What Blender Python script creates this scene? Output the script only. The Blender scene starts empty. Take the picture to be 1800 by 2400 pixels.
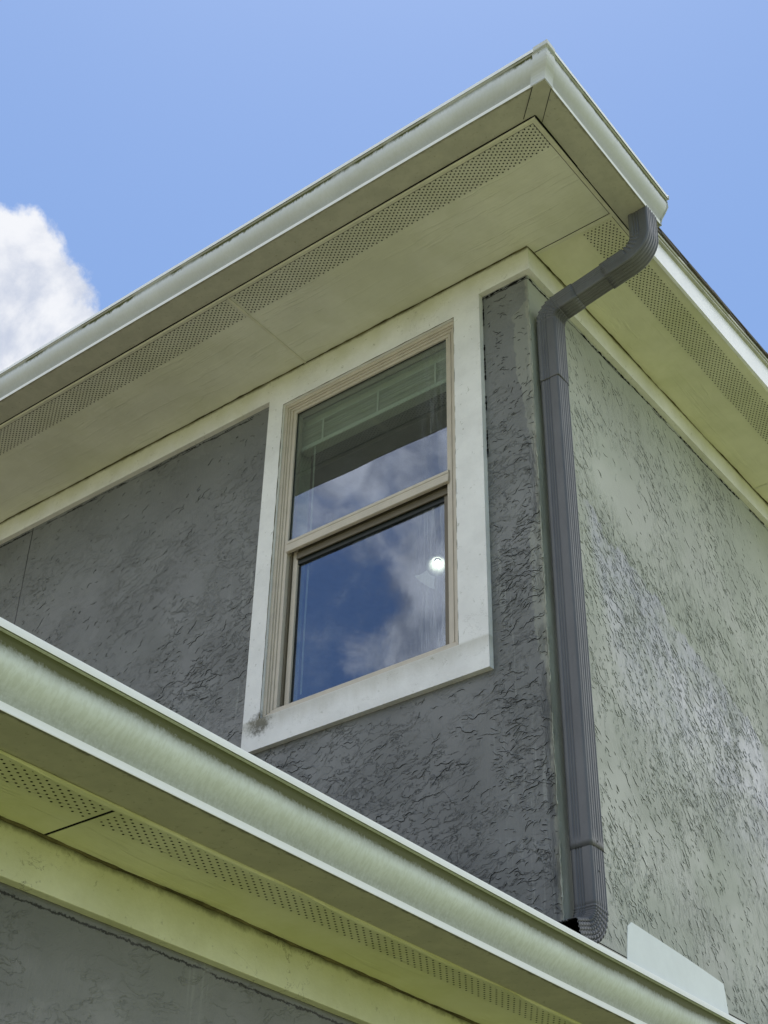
import bpy, bmesh, math, random
from mathutils import Vector, Matrix
R = math.radians
S = bpy.context.scene
C = S.collection
random.seed(7)

# ------------------------------------------------------------------ camera
GZ = -5.9                                   # ground level (z = 0 is the upper soffit)
cam = bpy.data.cameras.new('camera'); co = bpy.data.objects.new('camera', cam); C.objects.link(co)
fw = Vector((-0.50371291, 0.63380381, 0.58699748)); rt = Vector((0.79045385, 0.61228006, 0.01720003)); up = Vector((0.3485054, -0.4726583, 0.80940603))
co.matrix_world = Matrix(((rt.x, up.x, -fw.x, 2.1132), (rt.y, up.y, -fw.y, -3.5440), (rt.z, up.z, -fw.z, -4.2750), (0, 0, 0, 1)))
cam.sensor_fit = 'HORIZONTAL'; cam.sensor_width = 36; cam.lens = 36 * 3372.06 / 1800
cam.clip_start = 0.05; cam.clip_end = 2000
S.camera = co

# ------------------------------------------------------------------ node helper
class NB:
    def __init__(s, tree): s.t = tree; s.n = tree.nodes; s.l = tree.links
    def node(s, typ, ins=None, **kw):
        n = s.n.new(typ)
        for k, v in kw.items(): setattr(n, k, v)
        for k, v in (ins or {}).items():
            if hasattr(v, 'links') or isinstance(v, bpy.types.NodeSocket): s.l.new(v, n.inputs[k])
            else: n.inputs[k].default_value = v
        return n
    def m(s, op, a, b=0.0, c=0.0, clamp=False):
        n = s.n.new('ShaderNodeMath'); n.operation = op; n.use_clamp = clamp
        for i, v in enumerate((a, b, c)):
            if isinstance(v, bpy.types.NodeSocket): s.l.new(v, n.inputs[i])
            else: n.inputs[i].default_value = v
        return n.outputs[0]
    def ss(s, x, lo, hi):                    # smoothstep lo..hi -> 0..1
        n = s.n.new('ShaderNodeMapRange'); n.interpolation_type = 'SMOOTHSTEP'
        s.l.new(x, n.inputs[0]); n.inputs[1].default_value = lo; n.inputs[2].default_value = hi
        return n.outputs[0]
    def mix(s, f, a, b, mode='MIX'):
        n = s.n.new('ShaderNodeMix'); n.data_type = 'RGBA'; n.blend_type = mode
        for i, v in ((0, f), (6, a), (7, b)):
            if isinstance(v, bpy.types.NodeSocket): s.l.new(v, n.inputs[i])
            else: n.inputs[i].default_value = v if i == 0 else (tuple(v) + (1,) if len(v) == 3 else v)
        return n.outputs[2]
    def sep(s, v):
        n = s.node('ShaderNodeSeparateXYZ', {0: v}); return n.outputs[0], n.outputs[1], n.outputs[2]
    def comb(s, x, y, z):
        n = s.n.new('ShaderNodeCombineXYZ')
        for i, v in enumerate((x, y, z)):
            if isinstance(v, bpy.types.NodeSocket): s.l.new(v, n.inputs[i])
            else: n.inputs[i].default_value = v
        return n.outputs[0]
    def noise(s, v, scale, detail=3, rough=.55, dist=0.0):
        return s.node('ShaderNodeTexNoise', {'Vector': v, 'Scale': scale, 'Detail': detail, 'Roughness': rough, 'Distortion': dist}).outputs[0]
    def mapv(s, v, scale=(1, 1, 1), loc=(0, 0, 0), rot=(0, 0, 0)):
        return s.node('ShaderNodeMapping', {'Vector': v, 'Scale': scale, 'Location': loc, 'Rotation': rot}).outputs[0]
    def bump(s, h, dist, strength=1.0, nrm=None):
        ins = {'Height': h, 'Distance': dist, 'Strength': strength}
        if nrm is not None: ins['Normal'] = nrm
        return s.node('ShaderNodeBump', ins).outputs[0]

# ------------------------------------------------------------------ world: sky with a few clouds
SUN_DIR = Vector((-0.07, 0.10, 0.985)).normalized()      # towards the sun: almost overhead, a summer noon
sun_el = math.asin(SUN_DIR.z); sun_az = math.atan2(SUN_DIR.x, SUN_DIR.y)
W = bpy.data.worlds.new('World'); S.world = W; W.use_nodes = True
b = NB(W.node_tree); b.n.clear()
sky = b.node('ShaderNodeTexSky', sky_type='NISHITA'); sky.sun_disc = False
sky.sun_elevation = sun_el; sky.sun_rotation = sun_az
sky.air_density = 1.0; sky.dust_density = 0.6; sky.ozone_density = 2.0; sky.altitude = 0
dv = b.node('ShaderNodeTexCoord').outputs['Generated']
dvn = b.node('ShaderNodeVectorMath', {0: dv}, operation='NORMALIZE').outputs[0]
def lobe(d, lo, hi):
    d = Vector(d).normalized()
    dp = b.node('ShaderNodeVectorMath', {0: dvn, 1: tuple(d)}, operation='DOT_PRODUCT').outputs['Value']
    return b.ss(dp, lo, hi)
CUM = (-.6607, .3881, .6426)
n1 = b.noise(dvn, 5.6, 10, .66, .35)
n2 = b.noise(dvn, 2.1, 5, .55)
den = b.m('ADD', n1, b.m('MULTIPLY', n2, .5))
clear = lobe((-.45, .46, .77), .83, .93)                # open blue sky over the roof
back = lobe((-.50, -.62, .60), .55, .95)                # broken cloud behind the camera, seen in the glass
east_fill = lobe((.55, .75, .50), .60, .97)                  # unseen bright cloud added to light the right wall
den = b.m('SUBTRACT', den, b.m('MULTIPLY', clear, .60))
den = b.m('ADD', den, b.m('MULTIPLY', back, .185))
den = b.m('ADD', den, b.m('MULTIPLY', east_fill, .30))
hole = lobe((-.560, -.662, .498), .9962, .9994)         # blue gap in those clouds
den = b.m('SUBTRACT', den, b.m('MULTIPLY', hole, .17))
mask = b.ss(den, .74, .93)
cum = lobe(CUM, .9926, .9994)                           # the cumulus beyond the left eave
cn = b.m('ADD', b.m('MULTIPLY', b.noise(dvn, 17.0, 10, .62, .15), .8), b.m('MULTIPLY', b.noise(dvn, 7.0, 3, .5), .35))
cmask = b.ss(b.m('ADD', cum, b.m('MULTIPLY', b.m('SUBTRACT', cn, .575), 1.5)), .40, .60)
mask = b.m('MAXIMUM', mask, b.m('MULTIPLY', cmask, b.ss(cum, .0, .12)))
n3 = b.noise(dvn, 13.0, 8, .6, .2)
shade = b.ss(n3, .36, .60)
ccol = b.mix(shade, (2.9, 3.15, 3.75), (4.6, 4.65, 4.8))
ccol = b.mix(b.m('MAXIMUM', east_fill, b.m('MULTIPLY', b.m('MULTIPLY', back, .8), shade)), ccol, (8.5, 8.6, 8.8))
skyc = b.mix(1.0, sky.outputs[0], (.82, .88, .94), 'MULTIPLY')
col = b.mix(b.m('MULTIPLY', mask, .96), skyc, ccol)
bg = b.node('ShaderNodeBackground', {'Color': col, 'Strength': 0.083})
wo = b.node('ShaderNodeOutputWorld'); b.l.new(bg.outputs[0], wo.inputs[0])

sl = bpy.data.lights.new('sun', 'SUN'); sl.energy = 4.3; sl.angle = R(.5); sl.color = (1, .95, .87)
so = bpy.data.objects.new('sun', sl); C.objects.link(so)
so.rotation_euler = (-SUN_DIR).to_track_quat('-Z', 'Y').to_euler()
S.view_settings.view_transform = 'Standard'; S.view_settings.look = 'None'
S.view_settings.exposure = 1.3; S.view_settings.gamma = 1
S.render.engine = 'CYCLES'
S.cycles.max_bounces = 8; S.cycles.diffuse_bounces = 5; S.cycles.transparent_max_bounces = 12

# ------------------------------------------------------------------ materials
def mat(name):
    m = bpy.data.materials.new(name); m.use_nodes = True
    b = NB(m.node_tree); b.n.clear()
    o = b.node('ShaderNodeOutputMaterial')
    p = b.node('ShaderNodeBsdfPrincipled')
    b.l.new(p.outputs[0], o.inputs[0])
    return m, b, p, o
def setp(b, p, **kw):
    for k, v in kw.items():
        k = {'col': 'Base Color', 'rough': 'Roughness', 'nrm': 'Normal', 'spec': 'Specular IOR Level', 'metal': 'Metallic'}.get(k, k)
        if isinstance(v, bpy.types.NodeSocket): b.l.new(v, p.inputs[k])
        else: p.inputs[k].default_value = (tuple(v) + (1,)) if isinstance(v, (tuple, list)) and len(v) == 3 else v
def pos(b): return b.node('ShaderNodeTexCoord').outputs['Object']

def plain(name, col, rough=.5, spec=.5, var=.08, bump=0.0, bs=60):
    m, b, p, o = mat(name); v = pos(b)
    n = b.noise(v, 14, 5, .6)
    f = b.ss(n, .3, .7)
    c = b.mix(f, tuple(x * (1 - var) for x in col), tuple(x * (1 + var) for x in col))
    setp(b, p, col=c, rough=rough, spec=spec)
    if bump: setp(b, p, nrm=b.bump(b.noise(v, bs, 4, .6), bump))
    return m

def stucco(name, base, base2):
    m, b, p, o = mat(name); v = pos(b); x, y, z = b.sep(v)
    s = b.m('ADD', x, y)                                # runs round the corner, negative on the window side
    right = b.ss(s, -.04, .04)
    # warp
    w = b.node('ShaderNodeTexNoise', {'Vector': v, 'Scale': 9.0, 'Detail': 3.0})
    wv = b.node('ShaderNodeVectorMath', {0: w.outputs['Color'], 1: (.5, .5, .5)}, operation='SUBTRACT').outputs[0]
    wv = b.node('ShaderNodeVectorMath', {0: wv, 'Scale': .07}, operation='SCALE').outputs[0]
    ws, _, wz = b.sep(wv)
    s2 = b.m('ADD', s, ws); z2 = b.m('ADD', z, wz)
    # window side: trowel ridges lying across; right side: long steep streaks
    uL = b.m('ADD', b.m('MULTIPLY', s2, .60), b.m('MULTIPLY', z2, -.22)); vL = b.m('ADD', b.m('MULTIPLY', z2, 1.25), b.m('MULTIPLY', s2, -.22))
    uR = b.m('ADD', b.m('MULTIPLY', s2, 1.65), b.m('MULTIPLY', z2, .42)); vR = b.m('ADD', b.m('MULTIPLY', z2, .42), b.m('MULTIPLY', s2, -.10))
    def lerp(a, c): return b.m('ADD', b.m('MULTIPLY', a, b.m('SUBTRACT', 1.0, right)), b.m('MULTIPLY', c, right))
    q = b.comb(lerp(uL, uR), 0.0, lerp(vL, vR))
    nA = b.noise(q, 17, 6, .66, .35)
    nB = b.noise(b.mapv(q, loc=(7.3, 2, 3.1)), 34, 5, .68, .3)
    nC = b.noise(b.mapv(q, loc=(1.3, 5, 9.1)), 62, 4, .65, .2)
    mk1 = b.ss(b.noise(b.mapv(v, loc=(3, 3, 3)), 3.2, 4, .6), .44, .60)
    mk2 = b.ss(b.noise(b.mapv(v, loc=(9, 1, 5)), 4.5, 4, .6), .42, .58)
    # texture is heavier low on the wall and on the right
    low = b.ss(b.m('MULTIPLY', z, -1.0), .2, 1.6)
    amt = b.m('ADD', b.m('MULTIPLY', low, .55), b.m('ADD', .45, b.m('MULTIPLY', right, .25)), clamp=True)
    amt = b.m('MULTIPLY', amt, b.m('SUBTRACT', 1.0, b.m('MULTIPLY', b.m('LESS_THAN', z, -3.05), .75)))
    lA = b.ss(nA, .49, .525); lB = b.ss(nB, .49, .545); lC = b.ss(nC, .49, .56)
    h = b.m('MULTIPLY', b.m('MULTIPLY', lA, mk1), 1.0)
    h = b.m('ADD', h, b.m('MULTIPLY', b.m('MULTIPLY', lB, mk2), .30))
    h = b.m('MULTIPLY', h, amt)
    # comb marks of the trowel
    comb = b.noise(b.comb(b.m('MULTIPLY', s, 1.0), 0.0, b.m('MULTIPLY', z, .06)), 130, 2, .5)
    cm = b.ss(b.noise(b.mapv(v, loc=(5, 8, 1)), 2.4, 3, .5), .50, .62)
    h = b.m('ADD', h, b.m('MULTIPLY', b.m('MULTIPLY', comb, cm), .30))
    h = b.m('ADD', h, b.m('MULTIPLY', b.noise(v, 150, 3, .7), .14))
    h = b.m('ADD', h, b.m('MULTIPLY', b.noise(v, 7, 3, .5), .7))
    nrm = b.bump(h, b.m('SUBTRACT', .0040, b.m('MULTIPLY', right, .0018)))
    # cavity shade painted along the ledge crevices
    def band(n, c, w): return b.m('SUBTRACT', 1.0, b.ss(b.m('ABSOLUTE', b.m('SUBTRACT', n, c)), 0.0, w))
    cr = b.m('MULTIPLY', band(nA, .484, .016), mk1)
    cr = b.m('MAXIMUM', cr, b.m('MULTIPLY', b.m('MULTIPLY', band(nB, .482, .022), mk2), .85))
    cr = b.m('MULTIPLY', b.m('MULTIPLY', cr, amt), b.ss(b.noise(b.mapv(q, loc=(4, 4, 4)), 30, 3, .6), .42, .60))
    n = b.noise(v, 1.7, 5, .6)
    c = b.mix(b.ss(n, .35, .65), tuple(x * .88 for x in base), tuple(x * 1.10 for x in base))
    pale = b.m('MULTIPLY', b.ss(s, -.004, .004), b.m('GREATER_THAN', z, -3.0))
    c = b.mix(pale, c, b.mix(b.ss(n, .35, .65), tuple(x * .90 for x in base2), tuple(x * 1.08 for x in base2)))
    patch = b.ss(b.noise(b.mapv(v, loc=(2, 6, 4)), 2.6, 7, .62, .4), .565, .575)
    c = b.mix(b.m('MULTIPLY', patch, .30), c, b.mix(pale, tuple(x * 1.35 for x in base), tuple(x * .80 for x in base2)))
    c = b.mix(b.m('MULTIPLY', cr, .05), c, (.018, .019, .018))
    # scraped paler coat beside the corner, and a glossier repaint on the side wall with a ragged diagonal edge
    w1 = b.m('MULTIPLY', b.m('MULTIPLY', b.ss(z, -1.15, -.45), b.m('SUBTRACT', 1.0, b.ss(z, -.32, -.24))), .070)
    w2 = b.m('MULTIPLY', b.m('MULTIPLY', b.ss(z, -2.05, -1.7), b.m('SUBTRACT', 1.0, b.ss(z, -1.36, -1.26))), .045)
    wdt = b.m('ADD', .004, b.m('ADD', w1, w2))
    jg = b.m('MULTIPLY', b.m('SUBTRACT', b.noise(b.mapv(v, scale=(1, 1, .5)), 15, 7, .68), .5), .09)
    scr = b.m('MULTIPLY', b.m('SUBTRACT', 1.0, b.ss(b.m('SUBTRACT', b.m('ADD', b.m('MULTIPLY', s, -1.0), jg), wdt), -.002, .003)), b.m('LESS_THAN', s, .002))
    scr = b.m('MULTIPLY', scr, b.m('LESS_THAN', z, -.2))
    c = b.mix(b.m('MULTIPLY', scr, .80), c, (.250, .258, .220))
    sk = b.ss(b.noise(b.comb(s, 0.0, b.m('MULTIPLY', z, .05)), 46, 4, .65), .52, .64)
    sa = b.m('MULTIPLY', b.m('MULTIPLY', b.ss(s, -.30, -.12), b.m('LESS_THAN', s, -.008)), b.m('SUBTRACT', 1.0, b.ss(z, -1.35, -1.05)))
    sb = b.m('MULTIPLY', b.m('MULTIPLY', b.ss(s, -1.56, -1.46), b.m('SUBTRACT', 1.0, b.ss(s, -1.38, -1.34))), b.m('SUBTRACT', 1.0, b.ss(z, -1.1, -.7)))
    sm_ = b.m('MULTIPLY', b.m('MAXIMUM', sa, sb), b.m('MULTIPLY', sk, b.ss(b.noise(b.mapv(v, scale=(1, 1, .4)), 9, 5, .65), .42, .58)))
    c = b.mix(b.m('MULTIPLY', sm_, .62), c, (.28, .29, .27))
    zt_ = b.m('ADD', b.m('ADD', z, b.m('MULTIPLY', s, .30)), b.m('ADD', .97, b.m('MULTIPLY', b.m('SUBTRACT', b.noise(v, 5, 7, .65), .5), .28)))
    gp = b.m('MULTIPLY', b.m('SUBTRACT', 1.0, b.ss(zt_, -.006, .006)), b.ss(zt_, -1.0, -.25))
    gp = b.m('MULTIPLY', gp, b.m('MULTIPLY', b.ss(b.m('ADD', s, b.m('MULTIPLY', z, .18)), .08, .20), b.m('ADD', .45, b.m('MULTIPLY', b.ss(b.noise(b.mapv(v, loc=(2, 2, 2)), 6, 5, .6), .4, .6), .55))))
    c = b.mix(b.m('MULTIPLY', gp, .80), c, (.365, .375, .415))  # sky sheen painted in as lavender over the repaint
    # worn pale edge of the corner bead
    d = b.m('ADD', b.m('ABSOLUTE', b.m('ADD', s, .006)), b.m('MULTIPLY', b.m('SUBTRACT', b.noise(v, 22, 5, .7), .5), .045))
    edge = b.m('SUBTRACT', 1.0, b.ss(d, .002, .012))
    c = b.mix(b.m('MULTIPLY', edge, .55), c, (.34, .34, .27))
    # black line of old paint under the trim band
    e = b.m('ABSOLUTE', b.m('ADD', b.m('ADD', z, .143), b.m('MULTIPLY', b.m('SUBTRACT', b.noise(v, 16, 6, .7), .5), .030)))
    line = b.m('MULTIPLY', b.m('SUBTRACT', 1.0, b.ss(e, .0015, .005)), b.ss(b.noise(v, 6, 3, .6), .38, .48))
    e2 = b.m('ABSOLUTE', b.m('ADD', b.m('ADD', z, 3.307), b.m('ADD', b.m('MULTIPLY', b.m('SUBTRACT', b.noise(v, 9, 3, .6), .5), .014), b.m('MULTIPLY', b.m('SUBTRACT', b.noise(v, 70, 5, .8), .5), .022))))
    line2 = b.m('MULTIPLY', b.m('SUBTRACT', 1.0, b.ss(e2, .0012, .0036)), b.ss(b.noise(v, 5, 3, .6), .33, .43))
    c = b.mix(b.m('MULTIPLY', b.m('MAXIMUM', line, line2), .95), c, (.006, .006, .005))
    # hairline crack
    e3 = b.m('ABSOLUTE', b.m('ADD', b.m('ADD', x, 2.953), b.m('MULTIPLY', b.m('SUBTRACT', b.noise(v, 9, 4, .6), .5), .012)))
    c = b.mix(b.m('MULTIPLY', b.m('SUBTRACT', 1.0, b.ss(e3, .0022, .0055)), .95), c, (.015, .015, .015))
    setp(b, p, col=c, rough=b.m('SUBTRACT', b.m('ADD', .40, b.m('MULTIPLY', b.ss(b.noise(b.mapv(v, loc=(6, 2, 8)), 2.0, 5, .6), .38, .62), .25)), b.m('MULTIPLY', gp, .20)), spec=.5, nrm=nrm)
    return m

def trim_paint(name, base, z0, green=.5, crk=.25):
    """smooth stucco band: cream paint, mildew creeping down from the soffit joint, black mould at the sill corner"""
    m, b, p, o = mat(name); v = pos(b); x, y, z = b.sep(v)
    n = b.noise(v, 6, 6, .65)
    c = b.mix(b.ss(n, .3, .7), tuple(k * .92 for k in base), tuple(k * 1.05 for k in base))
    top = b.ss(b.m('ADD', z, b.m('MULTIPLY', b.m('SUBTRACT', b.noise(v, 5, 5, .65), .5), .22)), z0 - .16, z0 + .02)
    c = b.mix(b.m('MULTIPLY', top, green), c, (.44, .45, .19))
    jd = b.m('MULTIPLY', b.ss(b.m('ADD', z, b.m('MULTIPLY', b.m('SUBTRACT', b.noise(v, 21, 6, .75), .5), .035)), z0 - .020, z0 - .002), .75)
    c = b.mix(jd, c, (.13, .125, .055))
    spk = b.ss(b.noise(v, 34, 6, .78), .60, .68)
    c = b.mix(b.m('MULTIPLY', spk, .45), c, (.16, .16, .08))
    cr = b.m('MULTIPLY', b.m('SUBTRACT', 1.0, b.ss(b.m('ABSOLUTE', b.m('SUBTRACT', b.noise(v, 5.5, 8, .62, .6), .5)), 0, .004)), b.ss(b.noise(b.mapv(v, loc=(4, 1, 1)), 3.0, 3, .5), .52, .58))
    c = b.mix(b.m('MULTIPLY', cr, crk), c, (.09, .08, .04))
    dst = b.node('ShaderNodeVectorMath', {0: b.mapv(v, loc=(1.262 * .75, 0, 1.752 * 1.0), scale=(.75, 0, 1)), 1: (0, 0, 0)}, operation='DISTANCE').outputs['Value']
    mo = b.m('SUBTRACT', 1.0, b.ss(b.m('ADD', dst, b.m('MULTIPLY', b.m('SUBTRACT', b.noise(v, 40, 6, .8), .5), .15)), .012, .062))
    c = b.mix(b.m('MULTIPLY', mo, .9), c, (.035, .032, .014))
    sill = b.m('MULTIPLY', b.ss(b.m('ADD', z, b.m('MULTIPLY', b.noise(b.mapv(v, scale=(1, 1, .2)), 16, 5, .7), .09)), -1.77, -1.68), b.m('SUBTRACT', 1.0, b.ss(z, -1.735, -1.72)))
    c = b.mix(b.m('MULTIPLY', sill, .38), c, (.26, .24, .14))
    hb = b.m('ADD', b.m('MULTIPLY', b.noise(v, 55, 5, .7), .7), b.m('MULTIPLY', b.noise(v, 9, 4, .6), 1.4))
    setp(b, p, col=c, rough=.55, spec=.4, nrm=b.bump(hb, .0022))
    return m

def soffit_mat(name, base, axis, lo, hi, alo, ahi, alg=(.40, .42, .20), algf=.35, batten=None, hr=.0029):
    """cement soffit board: embossed grain along 'axis', a perforated strip lo..hi across it and alo..ahi along it"""
    m, b, p, o = mat(name); v = pos(b); x, y, z = b.sep(v)
    al, ac = (x, y) if axis == 'x' else (y, x)
    # staggered holes, one inch apart along the board
    def cell(t, per, off):
        f = b.m('FRACT', b.m('ADD', b.m('DIVIDE', t, per), off + 1000.0))
        return b.m('MULTIPLY', b.m('SUBTRACT', f, .5), per)
    PA, PC = .0254, .0173
    ph = -lo / PC + .5
    d1 = b.m('SQRT', b.m('ADD', b.m('POWER', cell(al, PA, .5 - .3), 2), b.m('POWER', cell(ac, PC, ph), 2)))
    d2 = b.m('SQRT', b.m('ADD', b.m('POWER', cell(al, PA, -.3), 2), b.m('POWER', cell(ac, PC, ph + .5), 2)))
    d = b.m('MINIMUM', d1, d2)
    def box(t, a, c_): return b.m('MULTIPLY', b.m('GREATER_THAN', t, a), b.m('LESS_THAN', t, c_))
    hole = b.m('MULTIPLY', b.m('SUBTRACT', 1.0, b.ss(d, hr, hr + .0006)), b.m('MULTIPLY', box(ac, lo - .003, hi + .003), box(al, alo, ahi)))
    if batten is not None:
        hole = b.m('MULTIPLY', hole, b.m('GREATER_THAN', b.m('ABSOLUTE', b.m('SUBTRACT', al, batten)), .016))
    st = (.055, 1, 1) if axis == 'x' else (1, .055, 1)
    wz = b.node('ShaderNodeTexNoise', {'Vector': v, 'Scale': 2.2, 'Detail': 2.0}).outputs['Color']
    vv = b.node('ShaderNodeVectorMath', {0: b.mapv(v, scale=st), 1: b.node('ShaderNodeVectorMath', {0: wz, 'Scale': .05}, operation='SCALE').outputs[0]}, operation='ADD').outputs[0]
    g1 = b.noise(vv, 48, 4, .6, .2)
    g2 = b.ss(b.noise(b.mapv(vv, loc=(3, 3, 1)), 30, 3, .6), .56, .60)
    gm = b.ss(b.noise(v, 2.2, 3, .5), .42, .60)
    grain = b.m('MULTIPLY', b.m('ADD', g1, b.m('MULTIPLY', g2, .6)), b.m('ADD', .25, b.m('MULTIPLY', gm, .75)))
    n = b.noise(v, 3.0, 6, .62)
    c = b.mix(b.ss(n, .3, .7), tuple(k * .93 for k in base), tuple(k * 1.06 for k in base))
    c = b.mix(b.m('MULTIPLY', b.ss(b.noise(b.mapv(v, loc=(9, 2, 2)), 1.6, 6, .65), .40, .66), algf), c, alg)
    dirt = b.ss(b.noise(b.mapv(v, loc=(1, 7, 2)), 26, 6, .75), .66, .73)
    c = b.mix(b.m('MULTIPLY', dirt, .35), c, (.14, .13, .07))
    gd = b.m('MULTIPLY', b.m('SUBTRACT', 1.0, b.ss(b.m('ABSOLUTE', b.m('SUBTRACT', g1, .5)), 0, .012)), gm)
    c = b.mix(b.m('MULTIPLY', gd, .09), c, (.15, .15, .08))
    # the band around the holes is dustier
    near = b.m('MULTIPLY', b.ss(ac, lo - .02, lo + .01), b.m('SUBTRACT', 1.0, b.ss(ac, hi - .01, hi + .012)))
    c = b.mix(b.m('MULTIPLY', near, .16), c, (.22, .21, .15))
    c = b.mix(hole, c, (.003, .003, .003))
    hh = b.m('SUBTRACT', b.m('MULTIPLY', grain, .9), b.m('MULTIPLY', hole, 1.5))
    setp(b, p, col=c, rough=b.m('ADD', .55, b.m('MULTIPLY', hole, .4)), spec=b.m('SUBTRACT', .4, b.m('MULTIPLY', hole, .4)), nrm=b.bump(hh, .0020))
    return m

def gutter_mat(name, base, algae, under, acol=(.080, .086, .024), lipf=.0, hemclean=1.0):
    """painted aluminium; UV x = metres along, UV y: -1..0 underside, 0..1 up the face"""
    m, b, p, o = mat(name); v = pos(b)
    u_, v_, _ = b.sep(b.node('ShaderNodeUVMap', uv_map='uv').outputs[0])
    n = b.noise(v, 5, 5, .6)
    c = b.mix(b.ss(n, .3, .7), tuple(k * .95 for k in base), tuple(k * 1.04 for k in base))
    along = b.comb(b.m('MULTIPLY', u_, 1.0), b.m('MULTIPLY', v_, .05), 0.0)
    run = b.noise(along, 130, 3, .6)                    # vertical run marks
    big = b.noise(b.comb(u_, 0.0, 3.0), 2.2, 4, .6)
    jag = b.m('MULTIPLY', b.m('SUBTRACT', b.noise(along, 5, 5, .6), .5), .10)
    grit = b.noise(v, 170, 3, .7)
    face = b.m('GREATER_THAN', v_, .001)
    # algae clinging under the top lip, olive tone in the cove
    t1 = b.m('MULTIPLY', b.ss(b.m('ADD', v_, jag), .48, .78), b.m('LESS_THAN', v_, .875))
    if algae < 1: t1 = b.m('MULTIPLY', b.m('MULTIPLY', b.ss(b.m('ADD', v_, b.m('MULTIPLY', b.m('SUBTRACT', b.noise(b.comb(u_, b.m('MULTIPLY', v_, .04), 0.0), 34, 6, .8), .5), .55)), .66, .84), b.m('LESS_THAN', v_, .875)), b.m('ADD', .5, b.m('MULTIPLY', b.ss(big, .42, .56), 1.3)))
    t2 = b.m('MULTIPLY', b.m('SUBTRACT', 1.0, b.ss(b.m('ADD', v_, jag), .16, .44)), b.m('GREATER_THAN', v_, .112))
    a = b.m('MAXIMUM', b.m('MULTIPLY', t1, b.m('ADD', .75, big)), b.m('MULTIPLY', t2, .50))
    a = b.m('MULTIPLY', b.m('MULTIPLY', a, algae), b.m('ADD', .60, b.m('MULTIPLY', grit, .8)), clamp=True)
    c = b.mix(b.m('MULTIPLY', b.m('MULTIPLY', b.ss(run, .42, .60), b.m('MULTIPLY', b.m('GREATER_THAN', v_, .112), b.m('LESS_THAN', v_, .875))), .22 * algae * algae), c, (.40, .44, .34))
    c = b.mix(a, c, acol)
    clean = b.m('MAXIMUM', b.m('GREATER_THAN', v_, .875), b.m('LESS_THAN', v_, .112))
    c = b.mix(b.m('MULTIPLY', clean, .85), c, (.86, .88, .90))
    mott = b.ss(b.noise(v, 11, 7, .72), .38, .64)
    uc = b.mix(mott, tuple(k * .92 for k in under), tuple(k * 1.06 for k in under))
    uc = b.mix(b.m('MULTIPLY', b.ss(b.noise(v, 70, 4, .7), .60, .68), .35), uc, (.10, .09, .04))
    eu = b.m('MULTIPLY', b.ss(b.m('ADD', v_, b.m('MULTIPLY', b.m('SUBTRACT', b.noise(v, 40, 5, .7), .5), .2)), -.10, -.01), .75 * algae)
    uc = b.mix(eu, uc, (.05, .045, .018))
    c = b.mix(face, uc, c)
    setp(b, p, col=c, rough=b.m('ADD', .48, b.m('MULTIPLY', a, .3)), spec=.4, nrm=b.bump(b.m('ADD', b.noise(v, 9, 3, .5), b.m('MULTIPLY', grit, .05)), .0016))
    return m

def glass_mat(name, dust):
    m, b, p, o = mat(name); b.n.remove(p); v = pos(b); x, y, z = b.sep(v)
    ge = b.node('ShaderNodeNewGeometry')
    cs = b.m('ABSOLUTE', b.node('ShaderNodeVectorMath', {0: ge.outputs['Incoming'], 1: ge.outputs['True Normal']}, operation='DOT_PRODUCT').outputs['Value'])
    fr = b.m('ADD', .04, b.m('MULTIPLY', b.m('POWER', b.m('SUBTRACT', 1.0, cs), 5.0), .96))
    f = b.m('MULTIPLY', fr, 3.4, clamp=True)            # double glazing: more than one reflecting face
    wav = b.bump(b.noise(v, 1.1, 2, .5), .004)
    gl = b.node('ShaderNodeBsdfGlossy', {'Color': (.74, .80, 1, 1), 'Roughness': .0, 'Normal': wav})
    tr = b.node('ShaderNodeBsdfTransparent', {'Color': (.86, .905, .86, 1)})
    mx = b.node('ShaderNodeMixShader', {0: f, 1: tr.outputs[0], 2: gl.outputs[0]})
    # dust, dried run marks, scratches
    st = b.ss(b.noise(b.mapv(v, scale=(1, 1, .07)), 62, 4, .65), .44, .64)
    rr = b.ss(x, -.66, -.46)
    sc = b.ss(b.noise(b.mapv(v, scale=(1, 1, .25), rot=(0, .5, 0)), 26, 7, .8), .64, .72)
    sm = b.ss(b.noise(v, 4, 5, .65), .45, .72)
    d = b.m('ADD', b.m('MULTIPLY', b.m('MULTIPLY', st, rr), .24), b.m('MULTIPLY', b.m('MULTIPLY', sc, sm), .45))
    d = b.m('ADD', b.m('MULTIPLY', b.m('ADD', d, b.m('MULTIPLY', sm, .07)), dust), .012)
    df = b.node('ShaderNodeBsdfDiffuse', {'Color': (.62, .66, .72, 1)})
    mx2 = b.node('ShaderNodeMixShader', {0: d, 1: mx.outputs[0], 2: df.outputs[0]})
    b.l.new(mx2.outputs[0], o.inputs[0])
    return m

def shingle_mat(name):
    m, b, p, o = mat(name); v = pos(b)
    n = b.noise(v, 160, 3, .7); k = b.noise(v, 5, 4, .6)
    br = b.node('ShaderNodeTexBrick', {'Vector': b.mapv(v, rot=(0, 0, R(90))), 'Scale': 1.0, 'Color1': (.11, .095, .08, 1), 'Color2': (.17, .15, .125, 1), 'Mortar': (.03, .03, .03, 1), 'Mortar Size': .004, 'Brick Width': .3, 'Row Height': .14})
    c = b.mix(.35, br.outputs[0], b.mix(n, (.05, .045, .04), (.26, .22, .18)))
    c = b.mix(b.ss(k, .4, .7), c, (.12, .12, .10))
    setp(b, p, col=c, rough=.9, spec=.2, nrm=b.bump(n, .003))
    return m

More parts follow.
